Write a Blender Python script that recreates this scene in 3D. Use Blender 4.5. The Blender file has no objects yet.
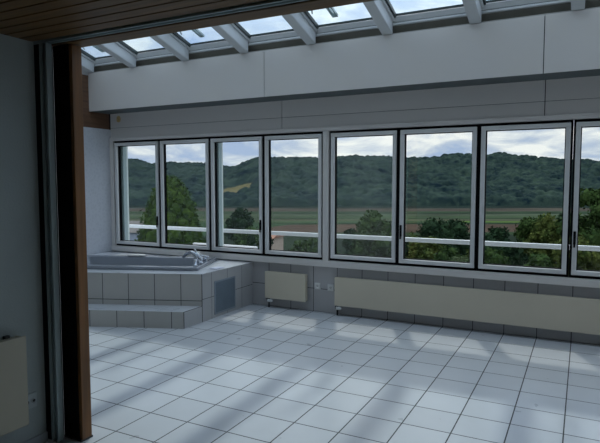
import bpy, bmesh, math, random
import numpy as np
from mathutils import Vector, Matrix, noise as mnoise

S = bpy.context.scene
COL = S.collection

# ------------------------------------------------------------------ camera
YAW, PITCH = math.radians(27.34), math.radians(4.04)
cam = bpy.data.objects.new('camera', bpy.data.cameras.new('camera'))
COL.objects.link(cam)
cam.location = (0, 0, 1.6)
cam.rotation_euler = (math.pi / 2 - PITCH, 0, YAW)
cam.data.sensor_width = 36
cam.data.lens = 548 / 600 * 36
cam.data.clip_start = 0.05
cam.data.clip_end = 9000
S.camera = cam

# ------------------------------------------------------------------ sky
SKY_LOW, SKY_HIGH = 1.0, 1.95
W = bpy.data.worlds.new('world'); S.world = W; W.use_nodes = True
nt = W.node_tree; nt.nodes.clear()
N, L = nt.nodes.new, nt.links.new
tc = N('ShaderNodeTexCoord')
sep = N('ShaderNodeSeparateXYZ'); L(tc.outputs['Generated'], sep.inputs[0])
zz = N('ShaderNodeMath'); zz.operation = 'MAXIMUM'; L(sep.outputs[2], zz.inputs[0]); zz.inputs[1].default_value = 0.0
za = N('ShaderNodeMath'); za.operation = 'ADD'; L(zz.outputs[0], za.inputs[0]); za.inputs[1].default_value = 0.22
dv = N('ShaderNodeVectorMath'); dv.operation = 'DIVIDE'; L(tc.outputs['Generated'], dv.inputs[0])
cmb = N('ShaderNodeCombineXYZ'); L(za.outputs[0], cmb.inputs[0]); L(za.outputs[0], cmb.inputs[1]); cmb.inputs[2].default_value = 1
L(cmb.outputs[0], dv.inputs[1])
no = N('ShaderNodeTexNoise'); no.inputs['Scale'].default_value = 1.9; no.inputs['Detail'].default_value = 9
no.inputs['Roughness'].default_value = 0.58; no.inputs['Distortion'].default_value = 0.35
L(dv.outputs[0], no.inputs['Vector'])
cr = N('ShaderNodeValToRGB'); L(no.outputs['Fac'], cr.inputs[0])
e = cr.color_ramp.elements
e[0].position = 0.41; e[0].color = (0.42, 0.52, 0.74, 1)
e[1].position = 0.62; e[1].color = (1.0, 0.99, 0.98, 1)
m = e.new(0.49); m.color = (0.56, 0.63, 0.77, 1)
m = e.new(0.555); m.color = (0.78, 0.81, 0.87, 1)
bg = N('ShaderNodeBackground'); L(cr.outputs[0], bg.inputs[0])
mr = N('ShaderNodeMapRange'); mr.interpolation_type = 'SMOOTHSTEP'; L(sep.outputs[2], mr.inputs[0])
for i_, v_ in enumerate((0.12, 0.50, SKY_LOW, SKY_HIGH)): mr.inputs[i_ + 1].default_value = v_
L(mr.outputs[0], bg.inputs[1])
wo = N('ShaderNodeOutputWorld'); L(bg.outputs[0], wo.inputs[0])

# ------------------------------------------------------------------ sun (high, outside to the left)
sun = bpy.data.objects.new('sun', bpy.data.lights.new('sun', 'SUN'))
COL.objects.link(sun)
sun.data.energy = 1.15
sun.data.angle = math.radians(2.2)
sun.data.color = (1.0, 0.96, 0.90)
sun.rotation_euler = Vector((0.42, -1.0, -2.2)).to_track_quat('-Z', 'Y').to_euler()

S.view_settings.view_transform = 'Standard'
S.view_settings.look = 'None'
S.view_settings.gamma = 1
S.view_settings.exposure = 0.12
S.view_settings.use_curve_mapping = False

# ------------------------------------------------------------------ materials
def mat(name, col, rough=0.6, metal=0.0, spec=0.5, noise=None, bump=0.0, bscale=60, coat=0.0):
    m = bpy.data.materials.new(name); m.use_nodes = True
    t = m.node_tree; b = t.nodes['Principled BSDF']
    b.inputs['Base Color'].default_value = (*col, 1)
    b.inputs['Roughness'].default_value = rough
    b.inputs['Metallic'].default_value = metal
    b.inputs['Specular IOR Level'].default_value = spec
    b.inputs['Coat Weight'].default_value = coat
    tcn = t.nodes.new('ShaderNodeTexCoord')
    if noise:
        sc, amt = noise[0], noise[1]
        n = t.nodes.new('ShaderNodeTexNoise'); n.inputs['Scale'].default_value = sc; n.inputs['Detail'].default_value = 5
        mp = t.nodes.new('ShaderNodeMapping')
        if len(noise) > 2: mp.inputs['Scale'].default_value = noise[2]
        t.links.new(tcn.outputs['Object'], mp.inputs[0]); t.links.new(mp.outputs[0], n.inputs['Vector'])
        r = t.nodes.new('ShaderNodeValToRGB')
        r.color_ramp.elements[0].position = 0.3; r.color_ramp.elements[1].position = 0.7
        r.color_ramp.elements[0].color = tuple(c * (1 - amt) for c in col) + (1,)
        r.color_ramp.elements[1].color = tuple(min(1, c * (1 + amt)) for c in col) + (1,)
        t.links.new(n.outputs['Fac'], r.inputs[0]); t.links.new(r.outputs[0], b.inputs['Base Color'])
    if bump:
        n2 = t.nodes.new('ShaderNodeTexNoise'); n2.inputs['Scale'].default_value = bscale
        t.links.new(tcn.outputs['Object'], n2.inputs['Vector'])
        bp = t.nodes.new('ShaderNodeBump'); bp.inputs['Strength'].default_value = bump; bp.inputs['Distance'].default_value = 0.01
        t.links.new(n2.outputs['Fac'], bp.inputs['Height']); t.links.new(bp.outputs[0], b.inputs['Normal'])
    return m

def tile_mat(name, col, su, ou, sv, ov, grout=(0.07, 0.072, 0.075), w=0.0035, rough=0.3, coord='UV', var=0.04):
    m = bpy.data.materials.new(name); m.use_nodes = True
    t = m.node_tree; b = t.nodes['Principled BSDF']; Nn = t.nodes.new; K = t.links.new
    c = Nn('ShaderNodeTexCoord'); s = Nn('ShaderNodeSeparateXYZ'); K(c.outputs[coord], s.inputs[0])
    def M(op, a, bb=None):
        n = Nn('ShaderNodeMath'); n.operation = op
        for i, x in enumerate((a, bb)):
            if x is None: continue
            if isinstance(x, (int, float)): n.inputs[i].default_value = x
            else: K(x, n.inputs[i])
        return n.outputs[0]
    ds, ids = [], []
    for out, sz, o in ((s.outputs[0], su, ou), (s.outputs[1], sv, ov)):
        q = M('DIVIDE', M('SUBTRACT', out, o), sz)
        fl = M('FLOOR', q); f = M('SUBTRACT', q, fl)
        ds.append(M('MULTIPLY', M('MINIMUM', f, M('SUBTRACT', 1.0, f)), sz)); ids.append(fl)
    d = M('MINIMUM', ds[0], ds[1])
    mask = M('LESS_THAN', d, w)
    cb = Nn('ShaderNodeCombineXYZ'); K(ids[0], cb.inputs[0]); K(ids[1], cb.inputs[1])
    wn = Nn('ShaderNodeTexWhiteNoise'); K(cb.outputs[0], wn.inputs['Vector'])
    val = M('ADD', M('MULTIPLY', wn.outputs['Value'], 2 * var), 1 - var)
    ns = Nn('ShaderNodeTexNoise'); ns.inputs['Scale'].default_value = 7; ns.inputs['Detail'].default_value = 6; K(c.outputs['Object'], ns.inputs['Vector'])
    val = M('MULTIPLY', val, M('ADD', M('MULTIPLY', ns.outputs['Fac'], 0.10), 0.95))
    vm = Nn('ShaderNodeVectorMath'); vm.operation = 'SCALE'; vm.inputs[0].default_value = col; K(val, vm.inputs['Scale'])
    mx = Nn('ShaderNodeMix'); mx.data_type = 'RGBA'; K(mask, mx.inputs[0]); K(vm.outputs[0], mx.inputs[6]); mx.inputs[7].default_value = (*grout, 1)
    K(mx.outputs[2], b.inputs['Base Color'])
    r = M('ADD', M('MULTIPLY', mask, 0.5), M('ADD', M('MULTIPLY', ns.outputs['Fac'], 0.15), rough - 0.07)); K(r, b.inputs['Roughness'])
    bp = Nn('ShaderNodeBump'); bp.inputs['Strength'].default_value = 0.5; bp.inputs['Distance'].default_value = 0.003
    K(M('SUBTRACT', 1.0, mask), bp.inputs['Height']); K(bp.outputs[0], b.inputs['Normal'])
    return m

def glass_mat(name, tint=(0.93, 0.96, 0.95)):
    m = bpy.data.materials.new(name); m.use_nodes = True
    t = m.node_tree; t.nodes.clear()
    tr = t.nodes.new('ShaderNodeBsdfTransparent'); tr.inputs[0].default_value = (*tint, 1)
    gl = t.nodes.new('ShaderNodeBsdfGlossy'); gl.inputs['Roughness'].default_value = 0.01; gl.inputs[0].default_value = (1, 1, 1, 1)
    lw = t.nodes.new('ShaderNodeLayerWeight'); lw.inputs['Blend'].default_value = 0.5
    pw = t.nodes.new('ShaderNodeMath'); pw.operation = 'POWER'; t.links.new(lw.outputs['Facing'], pw.inputs[0]); pw.inputs[1].default_value = 5
    fr = t.nodes.new('ShaderNodeMath'); fr.operation = 'MULTIPLY_ADD'; t.links.new(pw.outputs[0], fr.inputs[0]); fr.inputs[1].default_value = 0.95; fr.inputs[2].default_value = 0.04
    mx = t.nodes.new('ShaderNodeMixShader'); o = t.nodes.new('ShaderNodeOutputMaterial')
    t.links.new(fr.outputs[0], mx.inputs[0]); t.links.new(tr.outputs[0], mx.inputs[1]); t.links.new(gl.outputs[0], mx.inputs[2])
    t.links.new(mx.outputs[0], o.inputs[0])
    return m

M_ = dict(
    hall=mat('dimming_wall', (0.10, 0.08, 0.06), 0.7, noise=(3, 0.2)),  # dark tone for the unseen walls, chosen to dim the near room
    column_shade=mat('grey_green_shade', (0.36, 0.45, 0.45), 0.6, noise=(2, 0.04)),
    soffit=mat('grey_soffit', (0.09, 0.11, 0.115), 0.6, noise=(4, 0.04)),
    white=mat('white_paint', (0.60, 0.60, 0.59), 0.55, noise=(1.3, 0.03)),
    panel=mat('painted_panel', (0.68, 0.65, 0.62), 0.5, noise=(0.8, 0.03)),
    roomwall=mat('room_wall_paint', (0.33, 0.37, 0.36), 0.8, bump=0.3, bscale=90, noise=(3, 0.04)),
    rafter=mat('rafter_paint', (0.62, 0.64, 0.65), 0.5, noise=(2, 0.03)),
    alu=mat('window_aluminium', (0.70, 0.70, 0.69), 0.42, metal=0.1, noise=(5, 0.03)),
    alug=mat('track_aluminium', (0.36, 0.43, 0.43), 0.4, metal=0.4, noise=(5, 0.04)),
    black=mat('black_gasket', (0.006, 0.006, 0.007), 0.8, spec=0.08, noise=(9, 0.2)),
    darkfr=mat('dark_window_edge', (0.03, 0.045, 0.045), 0.4, noise=(9, 0.2)),
    eave=mat('eave_board', (0.22, 0.21, 0.18), 0.7, noise=(6, 0.08)),
    eavetrim=mat('eave_trim', (0.42, 0.41, 0.38), 0.6, noise=(6, 0.05)),
    fin=mat('exterior_column_paint', (0.74, 0.80, 0.76), 0.6, noise=(2, 0.04)),
    rail=mat('rail_metal', (0.75, 0.78, 0.8), 0.35, metal=0.2, noise=(3, 0.04)),
    wood=mat('post_wood', (0.21, 0.088, 0.022), 0.5, noise=(5, 0.35, (6, 6, 0.35))),
    woodx=mat('plank_wood', (0.135, 0.070, 0.022), 0.5, noise=(5, 0.30, (0.4, 7, 7))),
    woody=mat('beam_wood', (0.13, 0.065, 0.035), 0.55, noise=(5, 0.30, (7, 0.4, 7))),
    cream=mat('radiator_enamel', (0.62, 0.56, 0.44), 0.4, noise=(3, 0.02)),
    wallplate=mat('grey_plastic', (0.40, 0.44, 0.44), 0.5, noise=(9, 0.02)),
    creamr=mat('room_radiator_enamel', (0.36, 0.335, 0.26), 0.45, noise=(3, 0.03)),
    dark=mat('dark_metal', (0.03, 0.03, 0.03), 0.5, noise=(9, 0.2)),
    plastic=mat('white_plastic', (0.68, 0.68, 0.66), 0.4, noise=(9, 0.02)),
    chrome=mat('chrome', (0.55, 0.58, 0.63), 0.12, metal=1.0, noise=(20, 0.02)),
    tub=mat('tub_acrylic', (0.24, 0.26, 0.295), 0.14, coat=0.5, noise=(3, 0.03)),
    grille=mat('grille_paint', (0.15, 0.195, 0.24), 0.45, noise=(8, 0.06)),
    grillefr=mat('grille_frame', (0.26, 0.30, 0.34), 0.45, noise=(8, 0.06)),
    paper=mat('pale_plastic', (0.75, 0.77, 0.9), 0.4, noise=(8, 0.03)),
    skirting=mat('skirting', (0.30, 0.33, 0.34), 0.6, noise=(5, 0.05)),
    stain=mat('yellow_stain', (0.60, 0.42, 0.18), 0.7, noise=(30, 0.1)),
    concrete=mat('terrace_concrete', (0.45, 0.44, 0.42), 0.9, noise=(3, 0.1)),
    roofred=mat('clay_roof', (0.28, 0.14, 0.09), 0.8, noise=(2, 0.2)),
    roofgrey=mat('gravel_roof', (0.14, 0.13, 0.12), 0.9, noise=(1, 0.15)),
    render=mat('house_render', (0.42, 0.33, 0.26), 0.9, noise=(1, 0.08)),
    rendergrey=mat('grey_house_render', (0.30, 0.34, 0.42), 0.9, noise=(1, 0.08)),
    whiteedge=mat('white_roof_edge', (0.75, 0.75, 0.75), 0.6, noise=(1, 0.03)),
    pane=mat('house_window', (0.05, 0.06, 0.08), 0.2, noise=(1, 0.1)),
    bark=mat('bark', (0.09, 0.065, 0.045), 0.9, noise=(4, 0.2)),
    glass=glass_mat('window_glass'),
    glasst=glass_mat('skylight_glass', (0.88, 0.95, 0.97)),
)
TC = (0.60, 0.625, 0.65)
M_['floor'] = tile_mat('floor_tiles', (0.58, 0.60, 0.625), 0.321, -0.065, 0.321, 3.788, w=0.0042, rough=0.30, coord='Object')
M_['walltile'] = tile_mat('wall_tiles', (0.43, 0.42, 0.42), 0.321, -0.065, 0.29, 0.0, w=0.004, rough=0.35)
M_['front'] = tile_mat('platform_front_tiles', (0.44, 0.425, 0.40), 0.312, -0.248, 0.40, 0.247, w=0.004, rough=0.35)
M_['side'] = tile_mat('platform_side_tiles', (0.44, 0.44, 0.44), 0.32, 0.185, 0.40, 0.262, w=0.003, rough=0.35)
M_['step'] = tile_mat('step_tiles', (0.43, 0.42, 0.395), 0.312, -0.14, 0.60, -0.1, w=0.004, rough=0.35)
M_['stepside'] = tile_mat('step_side_tiles', (0.44, 0.44, 0.44), 1.0, -0.5, 0.60, -0.1, w=0.003, rough=0.35)
M_['deck'] = tile_mat('deck_tiles', (0.60, 0.62, 0.65), 0.312, 0.0, 0.312, 0.0, grout=(0.25, 0.26, 0.28), w=0.002, rough=0.3)

def wallpaper():
    m = mat('wallpaper', (0.50, 0.54, 0.60), 0.75)
    t = m.node_tree; b = t.nodes['Principled BSDF']
    c = t.nodes.new('ShaderNodeTexCoord'); v = t.nodes.new('ShaderNodeTexVoronoi'); v.inputs['Scale'].default_value = 24
    t.links.new(c.outputs['Object'], v.inputs['Vector'])
    r = t.nodes.new('ShaderNodeValToRGB'); r.color_ramp.elements[0].color = (0.50, 0.52, 0.56, 1); r.color_ramp.elements[1].color = (0.57, 0.59, 0.63, 1)
    r.color_ramp.elements[1].position = 0.6
    t.links.new(v.outputs['Distance'], r.inputs[0]); t.links.new(r.outputs[0], b.inputs['Base Color'])
    return m
M_['wallpaper'] = wallpaper()

# ------------------------------------------------------------------ helpers
def tag(o, label=None, cat=None, group=None, kind=None):
    if label: o['label'] = label
    if cat: o['category'] = cat
    if group: o['group'] = group
    if kind: o['kind'] = kind
    return o

def empty(name, loc=(0, 0, 0)):
    o = bpy.data.objects.new(name, None); COL.objects.link(o); o.location = loc
    o.empty_display_size = 0.1
    return o

class MB:
    def __init__(s): s.bm = bmesh.new()
    def box(s, x0, x1, y0, y1, z0, z1, bev=0.0, mi=0):
        r = bmesh.ops.create_cube(s.bm, size=1.0)
        for v in r['verts']:
            v.co = Vector(((x0 + x1) / 2 + v.co.x * (x1 - x0), (y0 + y1) / 2 + v.co.y * (y1 - y0), (z0 + z1) / 2 + v.co.z * (z1 - z0)))
        fs = set(f for v in r['verts'] for f in v.link_faces)
        for f in fs: f.material_index = mi
        if bev:
            es = list(set(e for v in r['verts'] for e in v.link_edges))
            bmesh.ops.bevel(s.bm, geom=es, offset=bev, segments=2, profile=0.5, affect='EDGES')
        return s
    def poly(s, pts, mi=0):
        f = s.bm.faces.new([s.bm.verts.new(p) for p in pts]); f.material_index = mi; return s
    def extr(s, pts, vec, mi=0):                     # closed prism from a planar outline
        a = [s.bm.verts.new(p) for p in pts]; b = [s.bm.verts.new(Vector(p) + Vector(vec)) for p in pts]
        n = len(a); fs = [s.bm.faces.new(a), s.bm.faces.new(b[::-1])]
        for i in range(n): fs.append(s.bm.faces.new((a[i], b[i], b[(i + 1) % n], a[(i + 1) % n])))
        bmesh.ops.recalc_face_normals(s.bm, faces=fs)
        for f in fs: f.material_index = mi
        return s
    def rings(s, rings, caps=True, closed=True):
        vr = [[s.bm.verts.new(p) for p in r] for r in rings]
        fs = []
        for a, b in zip(vr, vr[1:]):
            n = len(a)
            for i in range(n if closed else n - 1):
                fs.append(s.bm.faces.new((a[i], a[(i + 1) % n], b[(i + 1) % n], b[i])))
        if caps: fs.append(s.bm.faces.new(vr[0][::-1])); fs.append(s.bm.faces.new(vr[-1]))
        for f in fs: f.smooth = True
        bmesh.ops.recalc_face_normals(s.bm, faces=fs)
        return s
    def tube(s, pts, r, n=12):
        pts = [Vector(p) for p in pts]; rs = r if isinstance(r, (list, tuple)) else [r] * len(pts)
        out = []; up = None
        for i, p in enumerate(pts):
            d = (pts[min(i + 1, len(pts) - 1)] - pts[max(i - 1, 0)]).normalized()
            if up is None: up = Vector((0, 0, 1)) if abs(d.z) < 0.9 else Vector((1, 0, 0))
            a = d.cross(up).normalized(); b = a.cross(d).normalized(); up = b
            out.append([p + (a * math.cos(2 * math.pi * k / n) + b * math.sin(2 * math.pi * k / n)) * rs[i] for k in range(n)])
        return s.rings(out)
    def build(s, name, mats, parent=None, uvo=(0, 0), loc=None, smooth=False):
        bm = s.bm
        uv = bm.loops.layers.uv.new('UVMap'); bm.normal_update()
        for f in bm.faces:
            if smooth: f.smooth = True
            n = f.normal
            if abs(n.z) > 0.7:
                for l in f.loops: l[uv].uv = (l.vert.co.x - uvo[0], l.vert.co.y - uvo[1])
            else:
                t = Vector((-n.y, n.x, 0)).normalized()
                for l in f.loops:
                    l[uv].uv = ((l.vert.co.x - uvo[0]) * t.x + (l.vert.co.y - uvo[1]) * t.y, l.vert.co.z)
        me = bpy.data.meshes.new(name); 
        if loc is not None: bmesh.ops.translate(bm, verts=bm.verts, vec=-Vector(loc))
        bm.to_mesh(me); bm.free()
        o = bpy.data.objects.new(name, me); COL.objects.link(o)
        if loc is not None and parent is None: o.location = loc
        for m in (mats if isinstance(mats, (list, tuple)) else [mats]): me.materials.append(m if not isinstance(m, str) else M_[m])
        if parent is not None:
            o.parent = parent
            if loc is None: o.location = -Vector(parent_world(parent))
        return o

def parent_world(p):
    v = Vector(p.location)
    while p.parent: p = p.parent; v += Vector(p.location)
    return v

def struct(name, mb, m, label=None, parent=None, **k):
    o = mb.build(name, m, parent, **k)
    if parent is None: o['kind'] = 'structure'
    if label: o['label'] = label; o['category'] = name.split('_')[0]
    return o

# ================================================================== STRUCTURE
YW, XL, XR = 6.08, -6.35, 2.70       # window wall plane, veranda side walls
YO = 2.42                            # opening plane between the dark room and the veranda
ZC = 2.43

struct('floor', MB().box(-7.0, 3.0, -3.0, 6.40, -0.2, 0.0), 'floor', 'pale square floor tiles with dark joints running through both rooms')

# veranda walls
wf = empty('wall_far'); tag(wf, 'window wall with a grey tiled dado below the long windows', 'wall', kind='structure')
MB().box(XL - 0.2, XR + 0.2, YW, YW + 0.16, 0.0, 0.572).build('tiled_dado', 'walltile', wf)
MB().box(XL - 0.2, XR + 0.2, YW + 0.012, YW + 0.16, 2.26, 3.14).build('wall_core', 'black', wf)
for a, b in ((XL, -3.404), (-3.396, -0.379), (-0.371, XR)):
    MB().box(a, b, YW, YW + 0.011, 2.275, 2.414).build('lower_panel', 'panel', wf)
    MB().box(a, b, YW, YW + 0.011, 2.419, 2.70).build('upper_panel', 'panel', wf)
MB().extr([(-6.183 + 0.045 * math.cos(k / 8 * 6.283) * (1 + 0.2 * math.sin(3 * k)), YW - 0.0015, 2.545 + 0.05 * math.sin(k / 8 * 6.283)) for k in range(8)], (0, 0.001, 0)).build('damp_stain', 'stain', wf)

wl = empty('wall_far_left'); tag(wl, 'veranda end wall with pale blue textured wallpaper under a wooden plate', 'wall', kind='structure')
MB().box(XL - 0.2, XL, 2.3, YW + 0.16, 0.0, 2.395).build('papered_wall', 'wallpaper', wl)
MB().extr([(XL - 0.001, 2.3, 3.13), (XL - 0.001, 5.92, 3.13), (XL - 0.001, 5.92, 3.33), (XL - 0.001, 2.3, 4.4)], (-0.2, 0, 0)).build('gable_wall', 'white', wl)
tag(MB().box(XL - 0.18, XL + 0.004, 2.44, YW - 0.021, 2.395, 3.13, 0.006).build('wooden_plate_beam', 'woody'), 'dark brown wooden beam on top of the papered end wall', 'beam')
struct('wall_far_right', MB().box(XR, XR + 0.2, 2.3, YW + 0.16, 0, 4.4), 'white', 'plain white veranda end wall right of the windows')
struct('wall_above_opening', MB().box(XL - 0.2, XR + 0.2, YO + 0.004, YO + 0.06, ZC + 0.03, 4.5), 'white', 'white wall above the wide opening to the veranda')
struct('wall_beside_opening', MB().box(XL, -2.867, 2.386, 2.50, 0, ZC - 0.007), 'white', 'wall left of the wooden post dividing room and veranda')

# near room
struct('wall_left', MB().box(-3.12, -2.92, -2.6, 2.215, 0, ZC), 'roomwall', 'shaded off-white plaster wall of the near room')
struct('wall_rear', MB().box(-3.12, XR + 0.2, -2.8, -2.6, 0, ZC), 'hall', 'plain wall behind the camera')
struct('wall_right', MB().box(XR, XR + 0.2, -2.6, 2.3, 0, ZC), 'hall', 'plain wall of the near room on the right')
struct('baseboard_left', MB().box(-2.92, -2.908, -2.6, 2.215, 0, 0.06, 0.003), 'skirting', 'low grey skirting along the shaded plaster wall')

# wooden ceiling: boards along X with dark joints
cb = MB(); y = 2.205
while y > -2.6:
    cb.box(-2.92, XR, max(y - 0.078, -2.6), y, ZC, ZC + 0.02, 0.002); y -= 0.089
cb.box(-3.12, XR + 0.2, -2.8, YO + 0.02, ZC + 0.02, ZC + 0.10, mi=1)
struct('ceiling', cb, ['woodx', 'black'], 'brown timber board ceiling with dark joints')

# wooden header + post + sliding track
tag(MB().box(-2.96, XR, 2.285, 2.335, ZC - 0.012, ZC + 0.019, 0.003).box(-2.96, XR, 2.338, YO + 0.002, ZC - 0.006, ZC + 0.019, 0.003).build('wooden_header', 'woodx'),
    'brown wooden header board over the wide opening', 'header')
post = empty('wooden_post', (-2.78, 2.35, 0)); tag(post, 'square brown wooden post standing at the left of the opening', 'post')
MB().box(-2.862, -2.706, 2.305, 2.378, 0.0, ZC - 0.014, 0.004).build('shaft', 'wood', post)
MB().box(-2.862, -2.730, 2.2995, 2.3045, 0.012, ZC - 0.014, 0.001).build('shade_facing', 'black', post)  # near-black sheet standing in for shade on the post's unlit side
MB().box(-2.862, -2.704, 2.296, 2.384, 0.0, 0.012, 0.002).build('foot_plate', 'dark', post)
tk = empty('sliding_door_track', (-2.85, 2.25, 0)); tag(tk, 'grey aluminium sliding door track between plaster wall and wooden post', 'door track')
MB().box(-2.96, XR, 2.220, 2.232, ZC - 0.010, ZC + 0.018, 0.002).box(-2.96, XR, 2.232, 2.258, ZC, ZC + 0.018).box(-2.96, XR, 2.258, 2.268, ZC - 0.010, ZC + 0.018, 0.002).build('ceiling_rail', 'alug', tk)
MB().box(-2.885, -2.862, 2.222, 2.262, 0.006, ZC - 0.012, 0.003).box(-2.862, -2.836, 2.236, 2.262, 0.006, ZC - 0.012).box(-2.836, -2.822, 2.222, 2.262, 0.006, ZC - 0.012, 0.003).build('side_rail', 'alug', tk)
MB().box(-2.955, -2.887, 2.226, 2.262, 0.006, ZC - 0.012).box(-2.885, -2.864, 2.264, 2.300, 0.006, ZC - 0.016).build('rubber_seal', 'black', tk)
MB().box(-2.96, XR, 2.220, 2.262, 0.0, 0.005).build('floor_rail', 'alug', tk)

# window wall trims
struct('trim_1', MB().box(XL, XR, YW - 0.045, YW + 0.06, 0.574, 0.652, 0.006), 'panel', 'pale window sill above the grey dado tiles')
struct('trim_2', MB().box(XL, XR, YW - 0.030, YW + 0.06, 2.222, 2.272, 0.004), 'panel', 'pale head rail above the windows')
struct('trim_3', MB().box(-2.815, -2.738, YW - 0.040, YW + 0.072, 0.652, 2.222, 0.004), 'panel', 'pale mullion post between the two window rows')
struct('trim_4', MB().box(XL, -6.278, YW - 0.030, YW + 0.072, 0.652, 2.222, 0.004), 'panel', 'pale strip left of the first window')
struct('trim_5', MB().box(2.53, XR, YW - 0.030, YW + 0.072, 0.652, 2.222, 0.004), 'panel', 'pale strip right of the last window')

# windows: black outer frame, pale sash, glass, handle
bounds = [(-6.276, -5.398, 0), (-5.394, -4.512, 0), (-4.508, -3.664, 0), (-3.660, -2.818, 1),
          (-2.735, -1.882, 0), (-1.878, -1.004, 1), (-1.000, -0.110, 0), (-0.106, 0.772, 1),
          (0.776, 1.652, 0), (1.656, 2.528, 1)]
wlabel = ['first pane from the left, beside the papered wall and behind the tub',
          'second pane, behind the bath tap with the conifer in view', 'third pane, above the tub corner with the far meadow in view',
          'fourth pane, above the small cream radiator and left of the pale mullion',
          'fifth pane, just right of the pale mullion over the sockets', 'sixth pane with brown fields in view',
          'seventh pane with a bright green field in view', 'eighth pane at the right edge of the picture',
          'ninth pane beyond the right edge of the view', 'tenth pane beside the end wall']
hside = {0: 1, 1: 0, 2: 1, 3: 0, 4: 0, 5: -1, 6: 0, 7: -1, 8: 0, 9: -1}
def ring(mb, x0, x1, z0, z1, w, y0, y1, bev=0.0):
    mb.box(x0, x1, y0, y1, z0, z0 + w, bev); mb.box(x0, x1, y0, y1, z1 - w, z1, bev)
    mb.box(x0, x0 + w, y0, y1, z0 + w, z1 - w, bev); mb.box(x1 - w, x1, y0, y1, z0 + w, z1 - w, bev)
for i, (a, b, _) in enumerate(bounds):
    w = empty('window_%d' % (i + 1), ((a + b) / 2, YW, 0.655)); tag(w, 'aluminium casement window, ' + wlabel[i], 'window', kind='structure')
    k = MB(); ring(k, a, b, 0.655, 2.219, 0.022, YW - 0.005, YW + 0.07); k.build('window_frame', 'black', w)
    k = MB(); ring(k, a + 0.020, b - 0.020, 0.684, 2.192, 0.044, YW - 0.028, YW + 0.03, 0.004); k.build('sash', 'alu', w)
    k = MB(); ring(k, a + 0.063, b - 0.063, 0.725, 2.151, 0.010, YW + 0.005, YW + 0.045); k.build('glazing_seal', 'black', w)
    MB().box(a + 0.060, b - 0.060, YW + 0.028, YW + 0.034, 0.722, 2.154).build('glass_pane', 'glass', w)
    if hside[i]:
        hx = b - 0.040 if hside[i] > 0 else a + 0.040
        MB().box(hx - 0.012, hx + 0.012, YW - 0.040, YW - 0.026, 0.99, 1.12, 0.004).box(hx - 0.009, hx + 0.009, YW - 0.052, YW - 0.038, 0.96, 1.09, 0.004).build('handle', 'black', w)

# exterior columns behind the mullions
for i, (cx, lab) in enumerate([(-6.27, 'behind the left edge of the first window'), (-4.51, 'between second and third window'), (-2.777, 'behind the pale mullion'),
                               (-1.002, 'between sixth and seventh window'), (0.774, 'beyond the right edge of the picture')]):
    k = (0.085, 0.08, 0.03, 0.03, 0.03)[i]
    k0 = -0.06 if i == 0 else -0.03
    fc = empty('facade_column', (cx, YW + 0.12, 0.574)); tag(fc, 'pale painted column outside the glass, ' + lab, 'column', 'facade columns outside the windows')
    MB().box(cx + k0, cx + k, YW + 0.075, YW + 0.142, 0.574, 2.258, 0.002).build('shaded_side', 'column_shade', fc)  # column's shaded side, its shade put into a darker grey-green colour
    MB().box(cx + k0, cx + k + 0.004, YW + 0.142, YW + 0.172, 0.574, 2.258, 0.004).build('outer_edge', 'fin', fc)

# boxed beam in front of the window wall
bb = empty('boxed_beam', (-1.8, 5.7, 2.62)); tag(bb, 'long white panelled box beam above the windows, under the skylights', 'beam')
MB().box(XL + 0.005, XR, 5.692, YW - 0.001, 2.628, 3.14).build('beam_core', 'panel', bb)
MB().box(XL + 0.005, XR, 5.690, 5.6925, 2.625, 3.15).build('joint_backing', 'black', bb)
MB().box(XL + 0.005, XR, 5.693, YW - 0.031, 2.622, 2.6275).build('soffit', 'soffit', bb)
for a, b in ((XL + 0.005, -3.420), (-3.412, -0.377), (-0.369, XR)):
    MB().box(a, b, 5.678, 5.690, 2.622, 3.158, 0.001).build('front_panel', 'panel', bb)

# ================================================================== SKYLIGHT ROOF
SL = 0.29                                   # rise per metre towards the room
def rz(y, z0=3.35): return z0 + SL * (5.70 - y)
k = MB()
k.extr([(XL, 5.705, 3.142), (XL, 5.705, 3.175), (XL, 5.90, 3.175), (XL, 5.90, 3.142)], (XR - XL, 0, 0))
struct('trim_6', k, 'eavetrim', 'narrow strip on top of the boxed beam')
k = MB(); k.extr([(XL, 5.80, 3.176), (XL, 5.735, 3.255), (XL, 5.92, 3.255), (XL, 5.92, 3.176)], (XR - XL, 0, 0))
struct('trim_7', k, 'eave', 'dark eave board under the skylight frames')
k = MB()
k.box(XL, XR, 5.700, 5.90, 3.256, 3.280, 0.003); struct('trim_8', k, 'rafter', 'pale lower ledge of the skylights')
k = MB(); k.box(XL, XR, 5.712, 5.90, 3.280, 3.286); struct('trim_9', k, 'black', 'dark groove between skylight ledge and sill')
k = MB(); k.extr([(XL, 5.700, 3.286), (XL, 5.675, 3.335), (XL, 5.80, 3.335), (XL, 5.90, 3.31), (XL, 5.90, 3.286)], (XR - XL, 0, 0))
struct('trim_10', k, 'rafter', 'pale sill under the skylight panes')

YTOP = 3.30
struct('wall_roof', MB().extr([(XL - 0.2, YTOP, rz(YTOP) + 0.005), (XL - 0.2, YO, rz(YO) + 0.005), (XL - 0.2, YO, rz(YO) + 0.1), (XL - 0.2, YTOP, rz(YTOP) + 0.1)], (XR - XL + 0.4, 0, 0)), 'white', 'white roof lining above the skylight panes')

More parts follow.
